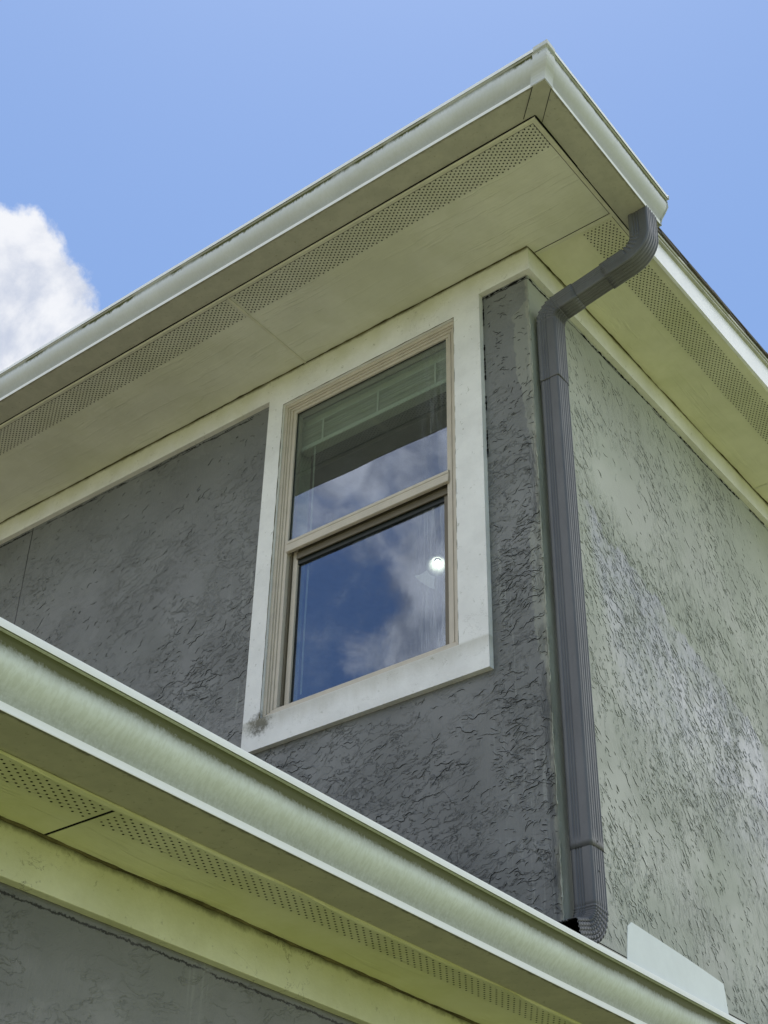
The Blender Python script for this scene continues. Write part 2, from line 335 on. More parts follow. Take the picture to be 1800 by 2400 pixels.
def lawn_mat():
    m, b, p, o = mat('lawn'); v = pos(b)
    n = b.noise(v, 1.2, 6, .7); k = b.noise(v, 30, 4, .7)
    c = b.mix(b.ss(n, .3, .7), (.135, .150, .075), (.19, .195, .115))
    c = b.mix(b.ss(k, .35, .7), c, (.07, .085, .035))
    setp(b, p, col=c, rough=.8, spec=.2, nrm=b.bump(k, .03))
    return m

def pipe_mat(name):
    m, b, p, o = mat(name); v = pos(b)
    n = b.noise(b.mapv(v, scale=(1, 1, .25)), 12, 6, .7)
    c = b.mix(b.ss(n, .3, .72), (.090, .093, .098), (.122, .125, .131))
    c = b.mix(b.m('MULTIPLY', b.ss(b.noise(v, 90, 4, .75), .64, .74), .25), c, (.20, .20, .20))
    setp(b, p, col=c, rough=b.m('ADD', .34, b.m('MULTIPLY', b.noise(v, 18, 5, .7), .2)), spec=.5, nrm=b.bump(b.noise(v, 12, 3, .5), .002))
    return m

def lit(name, col, st):
    m, b, p, o = mat(name)
    setp(b, p, col=col); p.inputs['Emission Color'].default_value = tuple(col) + (1,); p.inputs['Emission Strength'].default_value = st
    return m

M = {}
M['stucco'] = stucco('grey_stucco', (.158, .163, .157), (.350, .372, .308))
M['lip_shade_pale'] = plain('stucco_lip_shade_pale', (.175, .182, .165), .9, .1)  # for lip undersides: shade of the ledges put into the colour
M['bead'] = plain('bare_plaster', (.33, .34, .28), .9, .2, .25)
M['lip_shade_mid'] = plain('stucco_lip_shade_mid', (.075, .078, .070), .9, .1)
M['lip_shade'] = plain('stucco_lip_shade', (.030, .032, .030), .9, .1)
M['trim'] = trim_paint('trim_cream', (.80, .80, .77), 0.0, .50)
M['trimlow'] = trim_paint('trim_mildewed', (.70, .71, .50), -3.1883, .60, .75)
M['sofL'] = soffit_mat('soffit_front', (.65, .66, .56), 'x', -.5236, -.4020, -9, .395, algf=.25, batten=-1.146)
M['sofR'] = soffit_mat('soffit_side', (.70, .70, .52), 'y', .2402, .3613, .048, 9, alg=(.42, .45, .20), algf=.4)
M['sofLow'] = soffit_mat('soffit_low', (.70, .71, .46), 'y', .1554, .2203, -9, 9, alg=(.52, .54, .20), algf=.6, batten=-1.928, hr=.0023)
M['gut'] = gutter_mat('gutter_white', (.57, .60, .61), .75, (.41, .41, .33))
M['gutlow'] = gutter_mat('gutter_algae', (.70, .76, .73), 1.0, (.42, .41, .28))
M['channel'] = plain('channel_cream', (.60, .60, .47), .5, .4, .08, .001, 30)
M['fascia'] = plain('fascia_white', (.80, .82, .84), .35, .5, .04, .0008, 20)
M['drip'] = plain('drip_edge', (.42, .43, .33), .45, .4, .12, .001, 25)
M['plate'] = plain('splash_plate', (.60, .66, .65), .42, .5, .03, .0008, 8)
M['flash'] = plain('flashing', (.48, .48, .40), .5, .4, .1, .001, 20)
M['pipe'] = pipe_mat('downspout_grey')
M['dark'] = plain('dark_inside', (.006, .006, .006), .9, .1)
M['caulk'] = plain('old_caulk', (.10, .09, .04), .9, .2, .5, .002, 90)
M['gap'] = plain('gap', (.01, .01, .01), .9, .1)
M['vinyl'] = plain('vinyl_tan', (.53, .48, .39), .42, .5, .06, .0006, 25)
M['vinyl_shaded'] = plain('vinyl_sash_shaded', (.13, .11, .07), .45, .5, .06, .0006, 25)  # same vinyl darkened: recess shade painted into the set-back sash
M['gasket'] = plain('gasket', (.012, .016, .013), .5, .4)
M['glassU'] = glass_mat('pane_upper', .25)
M['glassL'] = glass_mat('pane_lower', 1.0)
M['shingle'] = shingle_mat('shingles')
M['lawn'] = lawn_mat()
M['room'] = plain('room_paint', (.30, .28, .24), .8, .2)
M['return'] = plain('drywall_return', (.50, .55, .44), .7, .3)
M['blind'] = plain('blind_white', (.60, .64, .55), .45, .4, .04)
M['screw'] = plain('screw', (.30, .31, .28), .4, .5)
M['screwd'] = plain('screw_dark', (.05, .05, .055), .4, .5)
M['bulb'] = lit('bulb_lit', (1.0, .96, .88), 4)
M['shadeglow'] = lit('shade_glow', (.50, .55, .54), .08)
M['shadelit'] = lit('shade_lit', (.30, .33, .32), .10)
M['shade'] = plain('frosted_shade', (.75, .78, .74), .3, .5)
M['metalw'] = plain('lamp_metal', (.55, .55, .52), .4, .5)

# ------------------------------------------------------------------ mesh helpers
def tag(o, **kw):
    for k, v in kw.items(): o[k] = v
    return o
def link(name, me, m, parent=None):
    me.materials.append(m) if not isinstance(m, (list, tuple)) else [me.materials.append(k) for k in m]
    o = bpy.data.objects.new(name, me); C.objects.link(o)
    if parent is not None:
        o.parent = parent
        base = Vector((0, 0, 0)); q = parent
        while q is not None: base += q.location; q = q.parent
        o.location = -base                 # meshes are written in world coordinates
    return o
def from_bm(name, bm, m, parent=None, smooth=False):
    bmesh.ops.recalc_face_normals(bm, faces=bm.faces)
    me = bpy.data.meshes.new(name); bm.to_mesh(me); bm.free()
    if smooth:
        for p in me.polygons: p.use_smooth = True
    return link(name, me, m, parent)
def box(bm, x0, x1, y0, y1, z0, z1):
    vs = [bm.verts.new(p) for p in ((x0, y0, z0), (x1, y0, z0), (x1, y1, z0), (x0, y1, z0), (x0, y0, z1), (x1, y0, z1), (x1, y1, z1), (x0, y1, z1))]
    for f in ((3, 2, 1, 0), (4, 5, 6, 7), (0, 1, 5, 4), (1, 2, 6, 5), (2, 3, 7, 6), (3, 0, 4, 7)): bm.faces.new([vs[i] for i in f])
    return vs
def bevel(bm, w, seg=1):
    bmesh.ops.remove_doubles(bm, verts=bm.verts, dist=1e-6)
    ed = [e for e in bm.edges if len(e.link_faces) == 2 and e.calc_face_angle(0) > .5]
    bmesh.ops.bevel(bm, geom=ed, offset=w, segments=seg, affect='EDGES', profile=.5)
def boxes(name, lst, m, parent=None, bv=0):
    bm = bmesh.new()
    for l in lst:
        if bv:
            t = bmesh.new(); box(t, *l); bevel(t, bv, 2)
            me = bpy.data.meshes.new('t'); t.to_mesh(me); t.free(); bm.from_mesh(me); bpy.data.meshes.remove(me)
        else: box(bm, *l)
    return from_bm(name, bm, m, parent)
def ring(x0, x1, z0, z1, w, y0, y1, wt=None, wb=None):
    """four butted bars of a frame"""
    wt = w if wt is None else wt; wb = w if wb is None else wb
    return [(x0, x1, y0, y1, z1 - wt, z1), (x0, x1, y0, y1, z0, z0 + wb), (x0, x0 + w, y0, y1, z0 + wb, z1 - wt), (x1 - w, x1, y0, y1, z0 + wb, z1 - wt)]
def prism(name, pts, ax, a0, a1, m, parent=None, bv=0):
    """polygon pts in the two other axes, extruded along ax"""
    bm = bmesh.new()
    def P(a, q):
        v = list(q); v.insert(ax, a); return v
    A = [bm.verts.new(P(a0, q)) for q in pts]; B = [bm.verts.new(P(a1, q)) for q in pts]
    bm.faces.new(A); bm.faces.new(B[::-1])
    for i in range(len(pts)):
        j = (i + 1) % len(pts); bm.faces.new((A[i], A[j], B[j], B[i]))
    bmesh.ops.recalc_face_normals(bm, faces=bm.faces)
    if bv: bevel(bm, bv, 2)
    return from_bm(name, bm, m, parent)
def dome(name, c, n, r, m, parent, h=.5):
    n = Vector(n).normalized(); t = n.orthogonal().normalized(); s = n.cross(t)
    bm = bmesh.new(); rings = []
    for k in range(4):
        a = k / 4 * math.pi / 2; rings.append([bm.verts.new(Vector(c) + n * math.sin(a) * r * h + (t * math.cos(q * math.pi / 5) + s * math.sin(q * math.pi / 5)) * math.cos(a) * r) for q in range(10)])
    topv = bm.verts.new(Vector(c) + n * r * h)
    for k in range(3):
        for q in range(10): bm.faces.new((rings[k][q], rings[k][(q + 1) % 10], rings[k + 1][(q + 1) % 10], rings[k + 1][q]))
    for q in range(10): bm.faces.new((rings[3][q], rings[3][(q + 1) % 10], topv))
    return from_bm(name, bm, m, parent, True)
def lathe(name, prof, c, m, parent, axis=(0, 0, 1), n=28):
    ax = Vector(axis).normalized(); t = ax.orthogonal().normalized(); s = ax.cross(t); bm = bmesh.new(); rs = []
    for r, h in prof: rs.append([bm.verts.new(Vector(c) + ax * h + (t * math.cos(q * 2 * math.pi / n) + s * math.sin(q * 2 * math.pi / n)) * max(r, 1e-4)) for q in range(n)])
    for a, b_ in zip(rs, rs[1:]):
        for q in range(n): bm.faces.new((a[q], a[(q + 1) % n], b_[(q + 1) % n], b_[q]))
    return from_bm(name, bm, m, parent, True)
def cord(name, pts, r, m, parent, n=6, jit=0.0):
    bm = bmesh.new(); prev = None
    for i, p_ in enumerate(pts):
        p_ = Vector(p_); a = Vector(pts[max(i - 1, 0)]); c_ = Vector(pts[min(i + 1, len(pts) - 1)]); t = (c_ - a).normalized()
        e = t.orthogonal().normalized(); f = t.cross(e); rr = r * (1 + random.uniform(-jit, jit))
        cur = [bm.verts.new(p_ + (e * math.cos(q * 2 * math.pi / n) + f * math.sin(q * 2 * math.pi / n)) * rr) for q in range(n)]
        if prev: [bm.faces.new((prev[q], prev[(q + 1) % n], cur[(q + 1) % n], cur[q])) for q in range(n)]
        prev = cur
    return from_bm(name, bm, m, parent, True)

# ------------------------------------------------------------------ setting
bm = bmesh.new()
g = [bm.verts.new(p) for p in ((-300, -300, GZ), (300, -300, GZ), (300, 300, GZ), (-300, 300, GZ))]; bm.faces.new(g)
tag(from_bm('lawn', bm, M['lawn']), kind='structure')

house = bpy.data.objects.new('house', None); C.objects.link(house); house.location = (0, 0, GZ)
tag(house, label='two storey house corner with grey stucco walls and cream eaves', category='house')

o1, o2 = .5534, .4024                       # soffit depth front / side
T = .025                                    # trim stands proud
WX0, WX1, WZ0, WZ1 = -1.2631, -.3432, -1.7286, -.1823   # window opening
TX0, TX1, TZ0 = -1.3473, -.2170, -1.8556                # stucco surround
XE, YE = -7.0, 6.5

# upper wall shell
bm = bmesh.new()
def quad(*p): return bm.faces.new([bm.verts.new(q) for q in p])
def front(x0, x1, z0, z1): quad((x0, 0, z0), (x1, 0, z0), (x1, 0, z1), (x0, 0, z1))
r = .007
front(XE, WX0, -3.4, 0); front(WX1, -r, -3.4, 0); front(WX0, WX1, WZ1, 0); front(WX0, WX1, -3.4, WZ0)
arc = [(-r + r * math.sin(k * math.pi / 8), r - r * math.cos(k * math.pi / 8)) for k in range(5)]
for (xa, ya), (xb, yb) in zip(arc, arc[1:]): quad((xa, ya, -3.4), (xb, yb, -3.4), (xb, yb, 0), (xa, ya, 0))
quad((0, r, -2.775), (0, YE, -2.775), (0, YE, 0), (0, r, 0))
quad((0, YE, -2.775), (XE, YE, -2.775), (XE, YE, 0), (0, YE, 0)); quad((XE, YE, -2.775), (XE, 0, -2.775), (XE, 0, 0), (XE, YE, 0))
D = .155
for a, c_ in (((WX0, WZ0), (WX1, WZ0)), ((WX1, WZ0), (WX1, WZ1)), ((WX1, WZ1), (WX0, WZ1)), ((WX0, WZ1), (WX0, WZ0))):
    quad((a[0], 0, a[1]), (c_[0], 0, c_[1]), (c_[0], .02, c_[1]), (a[0], .02, a[1]))
bmesh.ops.remove_doubles(bm, verts=bm.verts, dist=1e-5)
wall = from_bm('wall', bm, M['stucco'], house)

# torn lips the trowel left in the stucco: short ragged ledges standing 2 mm off the wall
from mathutils import noise as mnoise
def ridges(bm, O, U, N, u0, u1, w0_, w1_, count, ang, spread, lenm, keep, sd, wid, mi):
    random.seed(sd); O, U, N = Vector(O), Vector(U), Vector(N); Wv = Vector((0, 0, 1)); made = 0; tries = 0
    while made < count and tries < count * 12:
        tries += 1
        u, w = random.uniform(u0, u1), random.uniform(w0_, w1_)
        dn = mnoise.fractal(Vector((u * 1.9, w * 1.9, sd)), .8, 2.1, 4) * .5 + .5
        if random.random() > max(.10, min(1, (dn - .28) * 2.0)) or not keep(u, w): continue
        made += 1
        swirl = mnoise.noise(Vector((u * 2.6, w * 2.6, sd + 9.0))) * spread
        a = ang + swirl + random.gauss(0, spread * .35); L_ = min(.12, lenm * math.exp(random.gauss(0, .65)))
        st_ = .0042; n = max(3, int(L_ / st_)); h_ = a; pts = []
        wd = wid * math.exp(random.gauss(0, .30)) * (1 + min(L_, .06) * 6)
        for i in range(n + 1):
            pts.append((u, w)); h_ += random.gauss(0, .42) + (a - h_) * .30
            u += math.cos(h_) * st_; w += math.sin(h_) * st_
        prev = None
        for i, (pu, pw) in enumerate(pts):
            if not keep(pu, pw): break
            q0_ = pts[max(i - 1, 0)]; q1_ = pts[min(i + 1, n)]; tx, tz = q1_[0] - q0_[0], q1_[1] - q0_[1]; l_ = math.hypot(tx, tz) or 1
            nx, nz = -tz / l_, tx / l_
            if nz < 0 or (abs(nz) < .35 and nx > 0 and sd > 20): nx, nz = -nx, -nz
            tp_ = math.sin(math.pi * (i + .35) / (n + .7)) ** .5 * random.uniform(.75, 1.2)
            ww = wd * tp_; hh = (.0019 if sd < 20 else .0014) * tp_
            P = lambda du, dh: O + U * (pu + nx * du) + Wv * (pw + nz * du) + N * dh
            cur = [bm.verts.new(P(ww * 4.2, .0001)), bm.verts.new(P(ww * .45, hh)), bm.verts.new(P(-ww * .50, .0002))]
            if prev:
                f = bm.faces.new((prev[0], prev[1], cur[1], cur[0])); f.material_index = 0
                f = bm.faces.new((prev[1], prev[2], cur[2], cur[1])); f.material_index = mi  # lower face of the lip carries the painted ledge shade
            prev = cur
def jag_line(P0, P1, amp, r0, sd, brk):
    random.seed(sd); P0, P1 = Vector(P0), Vector(P1); n = int((P1 - P0).length / .007); run_pts = []
    zoff = 0.0
    for i in range(n + 1):
        zoff = zoff * .90 + random.gauss(0, amp * .35)
        if mnoise.noise(Vector((i * .05, sd, 0))) < brk:
            if len(run_pts) > 3: cord('paint_gap', run_pts, r0, M['gap'], wall, 5, .7)
            run_pts = []; continue
        run_pts.append(P0.lerp(P1, i / n) + Vector((0, 0, zoff)))
    if len(run_pts) > 3: cord('paint_gap', run_pts, r0, M['gap'], wall, 5, .7)
random.seed(77); zc = -.22
while zc > -2.9:
    L_ = random.uniform(.05, .30); pts_ = [(random.gauss(.0, .0012) - .001, random.gauss(.0, .0012) + .001, zc - k_ * .008) for k_ in range(int(L_ / .008) + 2)]
    cord('corner_bead', pts_, random.uniform(.0016, .0034), M['bead'], wall, 5, .5); zc -= L_ + random.choice((.0, .02, .06, .12))
jag_line((TX1 + .006, .0006, -.1345), (-.004, .0006, -.1345), .0030, .0034, 31, -.9)
jag_line((TX1 + .004, .0006, -.135), (TX1 + .004, .0006, -.95), .0, .0028, 32, -.1)
jag_line((-.0004, .012, -.136), (-.0004, 2.6, -.136), .0032, .0032, 33, -.12)
jag_line((-3.4, .0008, -.136), (TX0 - .01, .0008, -.136), .0022, .0022, 34, -.02)
def keepL(u, w):
    if TX0 - .012 < u < TX1 + .015 and w > TZ0 - .02: return False
    return w < -.15 and u < -.004 and w < .2 and not (abs(u + 2.953) < .01)
keepR = lambda u, w: u > .012 and -2.76 < w < -.16
FR = ((0, -.0002, 0), (1, 0, 0), (0, -1, 0)); SR = ((.0002, 0, 0), (0, 1, 0), (1, 0, 0))
bmL = bmesh.new(); bmR = bmesh.new()
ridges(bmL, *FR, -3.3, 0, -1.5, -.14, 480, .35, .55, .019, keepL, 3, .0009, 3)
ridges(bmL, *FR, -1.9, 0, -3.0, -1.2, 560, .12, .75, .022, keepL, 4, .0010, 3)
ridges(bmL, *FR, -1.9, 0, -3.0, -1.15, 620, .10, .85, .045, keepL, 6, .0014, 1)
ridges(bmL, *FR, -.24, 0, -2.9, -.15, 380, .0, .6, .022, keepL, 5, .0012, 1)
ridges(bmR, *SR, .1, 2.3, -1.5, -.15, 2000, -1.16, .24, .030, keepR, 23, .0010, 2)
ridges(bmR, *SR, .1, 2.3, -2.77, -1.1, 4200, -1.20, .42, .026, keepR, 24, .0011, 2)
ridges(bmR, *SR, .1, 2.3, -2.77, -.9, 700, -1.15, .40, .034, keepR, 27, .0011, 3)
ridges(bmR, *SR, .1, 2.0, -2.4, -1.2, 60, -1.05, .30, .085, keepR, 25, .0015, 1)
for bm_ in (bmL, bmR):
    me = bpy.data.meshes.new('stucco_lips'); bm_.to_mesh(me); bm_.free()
    link('stucco_lips', me, (M['stucco'], M['lip_shade'], M['lip_shade_pale'], M['lip_shade_mid']), wall)

# room behind the window
bm = bmesh.new()
RX0, RX1, RY0, RY1, RZ0, RZ1 = -4.2, -.16, D, 3.6, -2.45, .10
OX0, OX1, OZ0, OZ1 = -1.240, -.362, -1.70, -.222
quad((RX0, RY1, RZ0), (RX1, RY1, RZ0), (RX1, RY1, RZ1), (RX0, RY1, RZ1))
quad((RX0, RY0, RZ0), (RX0, RY1, RZ0), (RX0, RY1, RZ1), (RX0, RY0, RZ1)); quad((RX1, RY0, RZ0), (RX1, RY1, RZ0), (RX1, RY1, RZ1), (RX1, RY0, RZ1))
quad((RX0, RY0, RZ0), (RX1, RY0, RZ0), (RX1, RY1, RZ0), (RX0, RY1, RZ0)); quad((RX0, RY0, RZ1), (RX1, RY0, RZ1), (RX1, RY1, RZ1), (RX0, RY1, RZ1))
for x0, x1, z0, z1 in ((RX0, OX0, RZ0, RZ1), (OX1, RX1, RZ0, RZ1), (OX0, OX1, OZ1, RZ1), (OX0, OX1, RZ0, OZ0)):
    quad((x0, RY0, z0), (x1, RY0, z0), (x1, RY0, z1), (x0, RY0, z1))
from_bm('room_wall', bm, M['room'], house)
bm = bmesh.new()
for a, c_ in (((OX0, OZ0), (OX1, OZ0)), ((OX1, OZ0), (OX1, OZ1)), ((OX1, OZ1), (OX0, OZ1)), ((OX0, OZ1), (OX0, OZ0))):
    quad((a[0], .072, a[1]), (c_[0], .072, c_[1]), (c_[0], D, c_[1]), (a[0], D, a[1]))
from_bm('window_return', bm, M['return'], house)

# trim: band under the soffit, wrapping the corner, and the window surround
ZT = -.1225
tl = [(XE, TX0, -T, .004, ZT, .0), (TX1, T, -T, .004, ZT, .0)]
bm = bmesh.new()
def plate(x0, x1, z0, z1): box(bm, x0, x1, -T, .003, z0, z1)
plate(XE, TX0, ZT, 0); plate(TX1, T, ZT, 0); plate(TX0, TX1, WZ1, 0)
plate(TX0, WX0, TZ0, WZ1); plate(WX1, TX1, TZ0, WZ1); plate(WX0, WX1, TZ0, WZ0)
bmesh.ops.remove_doubles(bm, verts=bm.verts, dist=1e-5)
# drop the internal faces where two plates meet
seen = {}
for f in list(bm.faces):
    k = tuple(round(c_, 4) for c_ in f.calc_center_median())
    seen.setdefault(k, []).append(f)
dead = [f for v in seen.values() if len(v) > 1 for f in v]
bmesh.ops.delete(bm, geom=dead, context='FACES_ONLY')
from_bm('trim', bm, M['trim'], house)
boxes('trim', [(-.003, T, .003, YE, ZT, 0)], M['trim'], house)

# lower storey
ZL = -3.1883
boxes('wall', [(-6.4, -.001, -7.0, 0.2, GZ - .05, -3.10)], M['stucco'], house)
boxes('wall', [(-6.4, -.002, .2, YE, GZ - .05, -3.0)], M['stucco'], house)
boxes('trim', [(-.001, T, -7.0, YE, -3.2915, ZL)], M['trimlow'], house, .002)

# soffits
GE_ = .205
boxes('soffit_panel', [(XE, o2 - .001, -o1 + .001, .0205, 0, .012)], M['sofL'], house)
boxes('soffit_panel', [(-.02, o2 - .001, .0315, YE, 0, .012)], M['sofR'], house)
SY = -1.928
boxes('soffit_panel', [(-.001, .2428, -7.0, SY - .0065, ZL, ZL + .01)], M['sofLow'], house)
boxes('soffit_panel', [(-.001, .2428, SY + .001, YE, ZL, ZL + .01)], M['sofLow'], house)
boxes('soffit_void', [(T + .004, .228, SY - .0064, SY + .0009, ZL + .0008, ZL + .006)], M['gap'], house)
boxes('soffit_channel', [(-1.151, -1.139, -o1 + .024, -T, -.0035, -.0005)], M['channel'], house, .0012)
boxes('soffit_channel', [(T + .006, o2 - .020, .0215, .0365, -.0045, .0025)], M['channel'], house, .0012)
boxes('soffit_gap', [(XE, o2 + .003, -o1 - .0042, -o1 - .0004, -.0035, .004), (o2 + .0004, o2 + .0050, -o1 - .0004, .0, -.0105, .004)], M['gap'], house)
boxes('soffit_gap', [(T + .006, o2 - .020, .0185, .0212, -.0008, .0006)], M['gap'], house)
boxes('soffit_channel', [(T + .006, o2 - .001, 1.994, 2.004, -.0035, -.0005)], M['channel'], house)
boxes('soffit_gap', [(XE, o2 - .0235, -o1 + .0233, -o1 + .0255, -.0008, .001), (o2 - .0255, o2 - .0233, -o1 + .0233, .0180, -.0008, .001), (o2 - .0255, o2 - .0233, .0372, .205, -.0008, .001)], M['gap'], house)
# channel that receives the outer edge of the boards
bm = bmesh.new()
prof = [(0, .004), (0, -.007), (.004, -.009), (.010, -.0085), (.012, -.0045), (.021, -.0045), (.023, -.002), (.023, .004)]
A = [bm.verts.new((XE, -o1 + a, z)) for a, z in prof]; B = [bm.verts.new((o2 - a, -o1 + a, z)) for a, z in prof]; E_ = [bm.verts.new((o2 - a, .205, z)) for a, z in prof]
for P_, Q_ in ((A, B), (B, E_)):
    for i in range(len(prof)):
        j = (i + 1) % len(prof); bm.faces.new((P_[i], P_[j], Q_[j], Q_[i]))
bm.faces.new(A); bm.faces.new(E_[::-1])
from_bm('soffit_channel', bm, M['channel'], house)
# lower channel, slightly wavy
bm = bmesh.new(); prev = None; yy = -7.0
while yy < YE:
    wv = .004 * math.sin(yy * 7.3) + .003 * math.sin(yy * 17 + 1)
    cur = [bm.verts.new((.2428 - a + wv * (a > .001), yy, ZL + z)) for a, z in ((0, .003), (0, -.004), (.004, -.006), (.011, -.0045), (.013, -.0008), (.013, .003))]
    if prev: [bm.faces.new((prev[i], prev[(i + 1) % 6], cur[(i + 1) % 6], cur[i])) for i in range(6)]
    prev = cur; yy += .06
from_bm('soffit_channel', bm, M['sofLow'], house)
# ragged caulk in the joint between soffit and trim
def caulk(p0, p1, r_, seedv, off):
    random.seed(seedv); n = int((Vector(p1) - Vector(p0)).length / .03); pts = []
    for i in range(n + 1):
        q = Vector(p0).lerp(Vector(p1), i / n); w = off * (math.sin(i * .37 + seedv) * .5 + math.sin(i * .11) * .6) + random.uniform(-.0012, .0012)
        q += Vector((w if abs(p1[1] - p0[1]) > abs(p1[0] - p0[0]) else 0, -abs(w) if abs(p1[0] - p0[0]) > abs(p1[1] - p0[1]) else 0, 0)); pts.append(q)
    return cord('caulk_bead', pts, r_, M['caulk'], house, 6, .45)
caulk((XE, -T - .001, -.001), (T, -T - .001, -.001), .0030, 3, .0025)
caulk((T + .001, -T, -.001), (T + .001, YE, -.001), .0030, 5, .003)
caulk((T + .004, -7, ZL - .001), (T + .004, YE, ZL - .001), .0040, 9, .004)
caulk((WX1 + .0005, -T + .001, WZ1), (WX1 + .0005, -T + .001, WZ0), .0012, 11, .0)
caulk((WX0, -T + .001, WZ1), (WX1, -T + .001, WZ1), .0014, 12, .0004)
caulk((WX0, -T + .001, WZ1), (WX0, -T + .001, WZ0), .0014, 13, .0)

# ------------------------------------------------------------------ gutters
def gprof(gb, gt, H):
    """outer K profile: a = distance out from the fascia, z, v"""
    pts = [(0, 0), (gb * .5, .0), (gb - .001, 0), (gb, .001), (gb + .0005, H * .100), (gb + .0010, H * .110), (gb + .0012, H * .13), (gb + .0035, H * .19), (gb + .008, H * .26), (gb + .015, H * .33), (gb + .023, H * .39), (gb + .030, H * .46), (gb + .035, H * .54),
           (gb + .0375, H * .63), (gb + .0375, H * .73), (gb + .0355, H * .82), (gb + .036, H * .862), (gb + .0445, H * .868), (gb + gt, H * .876), (gb + gt + .0005, H * .99), (gb + gt - .002, H), (gb + gt - .012, H), (gb + gt - .012, H - .003)]
    return pts
def sweep_gutter(name, stations, prof, m, parent, thick=.0012):
    """stations: list of functions (a,z)->xyz with a running length"""
    bm = bmesh.new(); uvl = bm.loops.layers.uv.new('uv'); gb = prof[2][0]; H = max(z for _, z in prof)
    out = [(a, z, (-1 + a / (gb) if z < 1e-4 and a <= gb else z / H)) for a, z in prof]
    inn = [(max(a - .0015, .001) if i else .0015, z + (.0015 if i < 4 else -.0002), .5) for i, (a, z) in enumerate(prof)]
    loop = [(0, H * .98, .5)] + out + inn[::-1] + [(.0015, H * .98, .5)]
    prev = None
    for f, L in stations:
        cur = [(bm.verts.new(f(a, z)), L, v) for a, z, v in loop]
        if prev:
            n = len(loop)
            for i in range(n):
                j = (i + 1) % n; fc = bm.faces.new((prev[i][0], prev[j][0], cur[j][0], cur[i][0]))
                vi, vj = prev[i][2], prev[j][2]
                if vi < 0 <= vj or vj == 0: vj = min(vj, -.001) if vi < 0 else vj
                if vi >= 0 and vj < 0: vi = -.5
                for lp, (u, vv) in zip(fc.loops, ((prev[i][1], vi), (prev[j][1], vj), (cur[j][1], vj), (cur[i][1], vi))): lp[uvl].uv = (u, vv)
        prev = cur
    o = from_bm(name, bm, m, parent, True); o.data.set_sharp_from_angle(angle=R(32))
    return o
prU = gprof(.1157, .0464, .1336)
GE = .172; DROP = .027
def st_left(x, dz=0): return (lambda a, z, x=x: (x, -o1 - a, z + dz))
def st_corner(a, z): return (o2 + a, -o1 - a, z)
def st_right(y): return (lambda a, z, y=y: (o2 + a, y, z - DROP * (y + o1 + .1)))
stn = [(st_left(XE + i * .5, .0012 * math.sin(i * 1.9)), XE + i * .5) for i in range(15)]
stn = [s_ for s_ in stn if s_[1] < .3]
stn += [(st_corner, o2), (st_right(-.30), o2 + .3), (st_right(-.05), o2 + .55), (st_right(GE), o2 + .78)]
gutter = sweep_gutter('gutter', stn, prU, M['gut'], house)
# mitre patch strips: wrapped over the face and across the underside
lipz = [p_ for p_ in prU[3:20]]
bm = bmesh.new(); uvl = bm.loops.layers.uv.new('uv'); prev = None
for f in (lambda a, z: (o2 + a - .058, -o1 - a - .0018, z), lambda a, z: (o2 + a - .006, -o1 - a - .0022, z), lambda a, z: (o2 + a + .0022, -o1 - a - .0022, z), lambda a, z: (o2 + a + .0022, -o1 - a + .006, z), lambda a, z: (o2 + a + .0018, -o1 - a + .052, z - .001)):
    cur = [bm.verts.new(f(a, z + (.004 if i == len(lipz) - 1 else 0))) for i, (a, z) in enumerate(lipz)]
    if prev:
        for i in range(len(cur) - 1):
            fc = bm.faces.new((prev[i], prev[i + 1], cur[i + 1], cur[i]))
            for lp in fc.loops: lp[uvl].uv = (.3, .5)
    prev = cur
sld = from_bm('corner_strip', bm, M['gut'], gutter)
md = sld.modifiers.new('s', 'SOLIDIFY'); md.thickness = .0012; md.offset = 0
d_ = .029
bm = bmesh.new(); uvl = bm.loops.layers.uv.new('uv')
q0, q1 = Vector((o2, -o1, 0)), Vector((o2 + .1157, -o1 - .1157, 0)); dd = Vector((.7071, .7071, 0)) * d_ * 1.0
zt_ = -.0014
fc = bm.faces.new([bm.verts.new((x_, y_, zt_)) for x_, y_ in ((q1.x - .052, q1.y + .0015), (q1.x - .0015, q1.y + .0015), (q1.x - .0015, q1.y + .046), (q0.x + .006, q0.y + .040), (q0.x + .001, q0.y - .001), (q0.x - .041, q0.y - .013))])
for lp in fc.loops: lp[uvl].uv = (.3, -.5)
ext = bmesh.ops.extrude_face_region(bm, geom=[fc]); bmesh.ops.translate(bm, verts=[v for v in ext['geom'] if isinstance(v, bmesh.types.BMVert)], vec=(0, 0, .0012))
for f in bm.faces:
    for lp in f.loops: lp[uvl].uv = (.3, -.5)
from_bm('corner_strip', bm, M['gut'], gutter)
for pa_, pb_ in (((q1.x - .052, q1.y + .0015), (q0.x - .041, q0.y - .013)), ((q1.x - .0015, q1.y + .046), (q0.x + .006, q0.y + .040))):
    cord('strip_seam', [(pa_[0], pa_[1], -.0012), ((pa_[0] + pb_[0]) / 2, (pa_[1] + pb_[1]) / 2, -.0014), (pb_[0], pb_[1], -.0012)], .0013, M['gap'], gutter, 5)
pe_ = [(o2 + .0008, -o1 + k * .04, -DROP * (max(0, k * .04 - .02)) - .0032) for k in range(19)]
cord('soffit_gap', pe_, .0024, M['gap'], house, 5, .2)
# rivets
for p_, n_ in (((o2 + .1157 + .036 - .030, -o1 - .1157 - .0405, .103), (0, -1, 0)), ((o2 + .1157 + .0405, -o1 - .1157 - .036 + .026, .103), (1, 0, 0)), ((o2 + .030, -o1 - .075, -.0015), (0, 0, -1)), ((o2 + .083, -o1 - .028, -.0015), (0, 0, -1))):
    dome('rivet', p_, n_, .0042, M['screw'], gutter)
